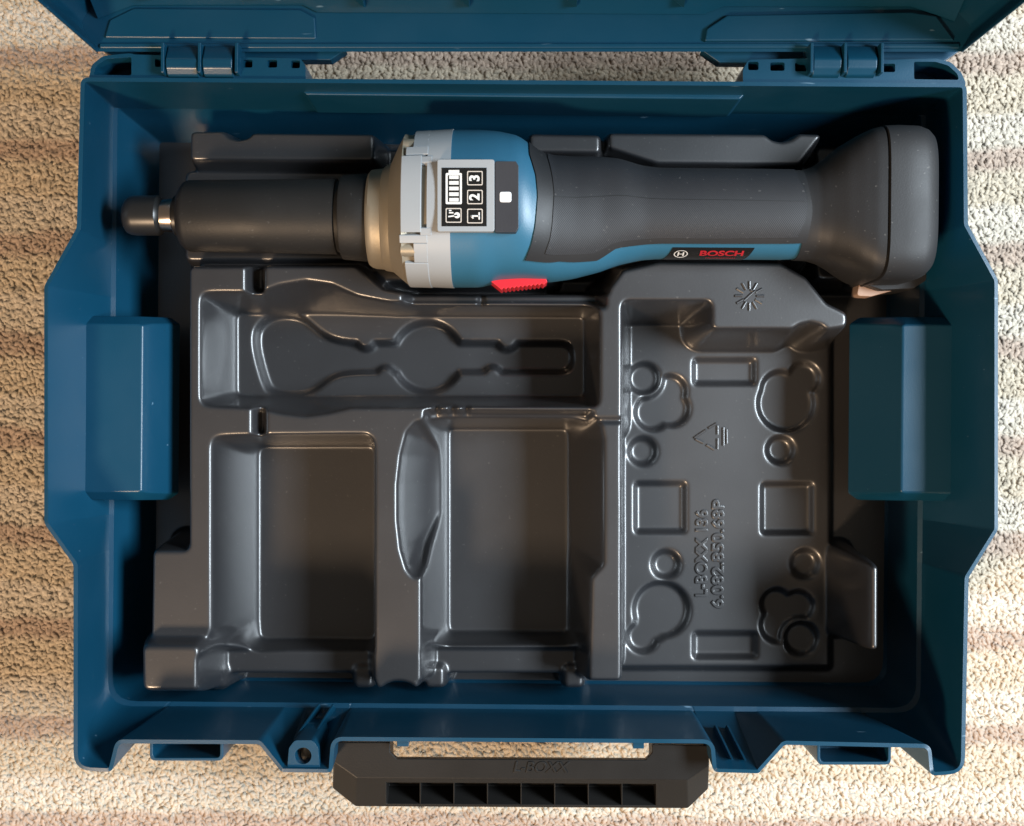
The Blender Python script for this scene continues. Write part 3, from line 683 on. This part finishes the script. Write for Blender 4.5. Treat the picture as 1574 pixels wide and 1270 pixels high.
quad_patch('bridge_foot', px_at(646, 106), px_at(664, 106), 240, 250, 0.3, -9, M_GREY, fr, 4, 4); quad_patch('bridge_foot', px_at(646, 106), px_at(664, 106), 350, 362, 0.3, -9, M_GREY, fr, 4, 4)
h1_, h2_, h3_ = hit(GSs, 640, 361)[1], hit(GSs, 640, 374)[1], hit(GSs, 640, 404)[1]
quad_patch('lug', 624, 665, 0, 0, 0.3, -9, M_GREY, fr, 8, 5, th=(h1_, h2_)); quad_patch('lug', 644, 665, 0, 0, 0.1, -9, M_GREY, fr, 6, 8, th=(h2_, h3_)); quad_patch('lug', 630, 665, 0, 0, 0.3, -9, M_GREY, fr, 8, 16, th=(h3_, math.pi+0.15))
h4_, h5_ = hit(GSs, 645, 226)[1], hit(GSs, 645, 238)[1]
quad_patch('lug', 642, 665, 0, 0, 0.1, -9, M_GREY, fr, 6, 8, th=(-0.3, h4_)); quad_patch('lug', 632, 665, 0, 0, 0.3, -9, M_GREY, fr, 6, 5, th=(h4_, h5_))
for ch in fr.children: add_bevel(ch, 0.45, 2, 40)
def xcyl(name, c, r, x0, x1, mat, parent, k=20):
    rr = [[(x, c[1]+q_*math.cos(2*math.pi*i/k), c[2]+q_*math.sin(2*math.pi*i/k)) for i in range(k)] for x, q_ in ((x0, r*0.8), (x0+0.6, r), (x1, r))]
    return loft(name, rr, mat, parent)
for px, py in ((622, 216), (618, 388)):
    X_, th_ = hit(GSs, px+10, py); c = surf(GSs, X_, th_, -3.6); x0 = P(px, py, c[2])[0]
    bo = xcyl('screw_boss', c, 4.0, x0-1, x0+6.5, M_GOLD, TOOL); xcyl('screw', c, 2.6, x0+6, x0+8.5, M_SCREW, bo)
# display panel
ZD = ZA+38.2
pan = prism('display_panel', fillet(PP([(672, 356), (760, 356), (760, 245), (672, 245)], ZD), 1.2, 3), ZD-12, ZD, M_GREY, TOOL, bevel=0.7, seg=3)
scn = prism('screen', PP([(679, 348), (748, 348), (748, 258), (679, 258)], ZD+0.2), ZD-1, ZD+0.2, M_SCREEN, pan)
btn = prism('button_plate', fillet(PP([(761, 357), (793, 357), (797, 350), (797, 255), (793, 248), (761, 248)], ZD-0.2), 0.8, 3), ZD-14, ZD-0.2, M_BTN, TOOL, bevel=0.6, seg=3)
prism('led', fillet(PP([(768, 311), (786, 311), (786, 295), (768, 295)], ZD), 1.2, 4), ZD-1, ZD+0.15, M_LED, btn, bevel=0.2)
ZI = ZD+0.32
def frame(name, a_, b_, c_, d_, t_, mat, parent):
    o_ = fillet(PP([(a_, d_), (b_, d_), (b_, c_), (a_, c_)], ZI), 0.7, 3); i_ = fillet(PP([(a_+t_, d_-t_), (b_-t_, d_-t_), (b_-t_, c_+t_), (a_+t_, c_+t_)], ZI), 0.5, 3); n_ = len(o_)
    v = [(x, y, ZI) for x, y in o_+i_]+[(x, y, ZI-0.2) for x, y in o_+i_]
    f = [(i, (i+1) % n_, n_+(i+1) % n_, n_+i) for i in range(n_)]+[(2*n_+i, 2*n_+(i+1) % n_, (i+1) % n_, i) for i in range(n_)]
    return mesh(name, v, f, mat, parent, angle=60)
def flat(name, a_, b_, c_, d_, mat, parent): return pbox(name, a_, b_, c_, d_, ZI-0.2, ZI, mat, parent, bevel=0)
bat = frame('battery_icon', 685, 710, 266, 314, 3.2, M_ICON, scn)
flat('battery_icon', 689.5, 706, 261.5, 266.2, M_ICON, scn)
for cy in (272.5, 281.2, 289.9, 298.6, 307.2): flat('charge_bar', 690.5, 705, cy-2.8, cy+2.8, M_ICON, scn)
for (txt, c_, d_) in (('3', 263, 285), ('2', 292, 314), ('1', 321, 343.5)):
    frame('icon_frame', 718, 742, c_, d_, 1.5, M_LINE, scn)
    if txt == '1':
        p_ = lambda a_, b_: P(a_, b_, ZI)[:2]
        strokes('digit', [(p_(723.5, 332), p_(737, 332)), (p_(736.3, 326.5), p_(736.3, 337.5)), (p_(723.8, 331.5), p_(727.5, 336))], ZI-0.2, 1.5, 0.2, M_ICON, scn); continue
    c = P(730, (c_+d_)/2, ZI); text_mesh('digit', txt, 6.6, 0.05, M_ICON, scn, Matrix.Translation((c[0], c[1], ZI)) @ Rz, offset=0.22)
frame('icon_frame', 685, 709.5, 320, 342.5, 1.5, M_LINE, scn)
th = P(699, 331, ZI); strokes('thermometer_icon', [(P(689, 333, ZI)[:2], P(703, 331, ZI)[:2]), (P(690, 327, ZI)[:2], P(697, 327, ZI)[:2]), (P(690, 323.5, ZI)[:2], P(694, 323.5, ZI)[:2])], ZI-0.2, 1.4, 0.2, M_ICON, scn)
bc = P(702.5, 331, ZI); prism('thermometer_icon', [(bc[0]+1.45*math.cos(k*math.pi/8), bc[1]+1.45*math.sin(k*math.pi/8)) for k in range(16)], ZI-0.2, ZI, M_ICON, scn)
# red slide switch with teeth
teeth = []
for k in range(11):
    px = 771+k*6.4; teeth += [(px, 447.5-k*0.75), (px+3.6, 444.0-k*0.75)]
prism('slide_switch', PP([(748, 429)]+teeth+[(841, 436), (838, 427)], 74)[::-1], 62, 79, M_RED, TOOL, bevel=0.35)
# black badge with maker's name on the lower flank
bl, bt_ = edge(BD, [(1020, 392), (1034, 380), (1100, 380), (1160, 381)])
tb0 = float(np.mean(bt_[1:])); xb0, xb1 = bl[1], bl[3]
badge = patch('badge', BD, lambda u, v: ((xb0-5*v)+(xb1-xb0-5*v*0)*u-u*5*v*0, tb0+(math.pi+0.30-tb0)*v), 0.25, M_SCREEN, TOOL, 30, 12, -0.2)
def on_flank(px, th_, off):
    X_ = P(px, 385, ZA)[0]; p0 = Vector(surf(BD, X_, th_, off)); p1 = Vector(surf(BD, X_, th_+0.06, off)); d = (p0-p1).normalized()
    xa = Vector((1, 0, 0)); za = xa.cross(d)
    return Matrix(((xa.x, d.x, za.x, p0.x), (xa.y, d.y, za.y, p0.y), (xa.z, d.z, za.z, p0.z), (0, 0, 0, 1)))
def wrap_text(name, body, size, px, th0, mat, sx, offset=0.0):
    o = text_mesh(name, body, size, 0.0, mat, badge, Matrix.Identity(4), sx=sx, offset=offset); X0 = P(px, 385, ZA)[0]
    for v_ in o.data.vertices:
        x_, y_ = v_.co.x/MM, v_.co.y/MM; v_.co = Vector(surf(BD, X0+x_, th0-y_/19.0, 0.5))*MM
    return o
wrap_text('printed_name', 'BOSCH', 5.6, 1104, tb0+0.21, M_RPRINT, 1.22, 0.18)
wrap_text('printed_line', 'PROFESSIONAL', 1.9, 1105, tb0+0.45, M_RPRINT, 1.2)
Mx = on_flank(1042, tb0+0.20, 0.9)
def disc_ring(name, ro, ri, Mx, mat, parent, k=28):
    v = [tuple(Mx @ Vector((r_*math.cos(2*math.pi*i/k), r_*math.sin(2*math.pi*i/k), 0))) for r_ in (ro, ri) for i in range(k)]
    return mesh(name, v, [(i, (i+1) % k, k+(i+1) % k, k+i) for i in range(k)], mat, parent)
disc_ring('emblem', 3.5, 3.0, Mx, M_ICON, badge)
def mx_bar(x0, x1, y0, y1): return [tuple(Mx @ Vector((a_, b_, 0.02))) for a_, b_ in ((x0, y0), (x1, y0), (x1, y1), (x0, y1))]
vv = mx_bar(-1.6, -0.9, -1.8, 1.8)+mx_bar(0.9, 1.6, -1.8, 1.8)+mx_bar(-0.9, 0.9, -0.3, 0.3)
mesh('emblem', vv, [(0, 1, 2, 3), (4, 5, 6, 7), (8, 9, 10, 11)], M_ICON, badge)
# rear housing, seam, cap, battery release
RT = [(1240, 265, 400, .95, 2.2), (1252, 263, 400, .95, 2.3), (1264, 259, 401, .95, 2.4), (1282, 247, 405, .95, 2.7), (1302, 231, 413, .93, 3.2), (1324, 219, 424, .90, 4.0), (1342, 211, 432, .88, 4.6), (1356, 208, 435, .87, 5)]
loft('rear_housing', [ring(*s_) for s_ in dense(stations(RT, 96), 30)], M_RUB, TOOL, (True, True), 30)
tool_loft('rear_seam', [(1354, 213, 431, .87, 5), (1362, 213, 431, .87, 5)], M_NUT, zx=98)
RC = [(1361, 210, 435, .87, 5), (1362, 207, 437, .88, 5), (1385, 206, 437, .88, 5), (1415, 207, 436, .87, 5), (1430, 210, 432, .85, 4.6), (1440, 215, 424, .82, 4.2)]
tool_loft('rear_cap', RC, M_RUB, TOOL, (True, True), 25, zx=98)
tool_loft('end_plate', [(1438, 217, 424, .81, 4.2), (1442, 220, 420, .79, 4.2), (1446, 236, 396, .7, 3.5)], M_BLUE, TOOL, (True, True), 40, zx=98)
fo = prism('battery_foot', fillet(PP([(1318, 436), (1352, 447), (1400, 445), (1420, 432), (1420, 395), (1318, 395)], 62), 2, 3), 34, 66, M_RUB, TOOL, bevel=1.2, seg=3)
prism('release_tab', fillet(PP([(1316, 455), (1338, 456), (1372, 447), (1372, 430), (1320, 436)], 58), 1.5, 3), 48, 59, M_TAN, TOOL, bevel=0.8, seg=3)
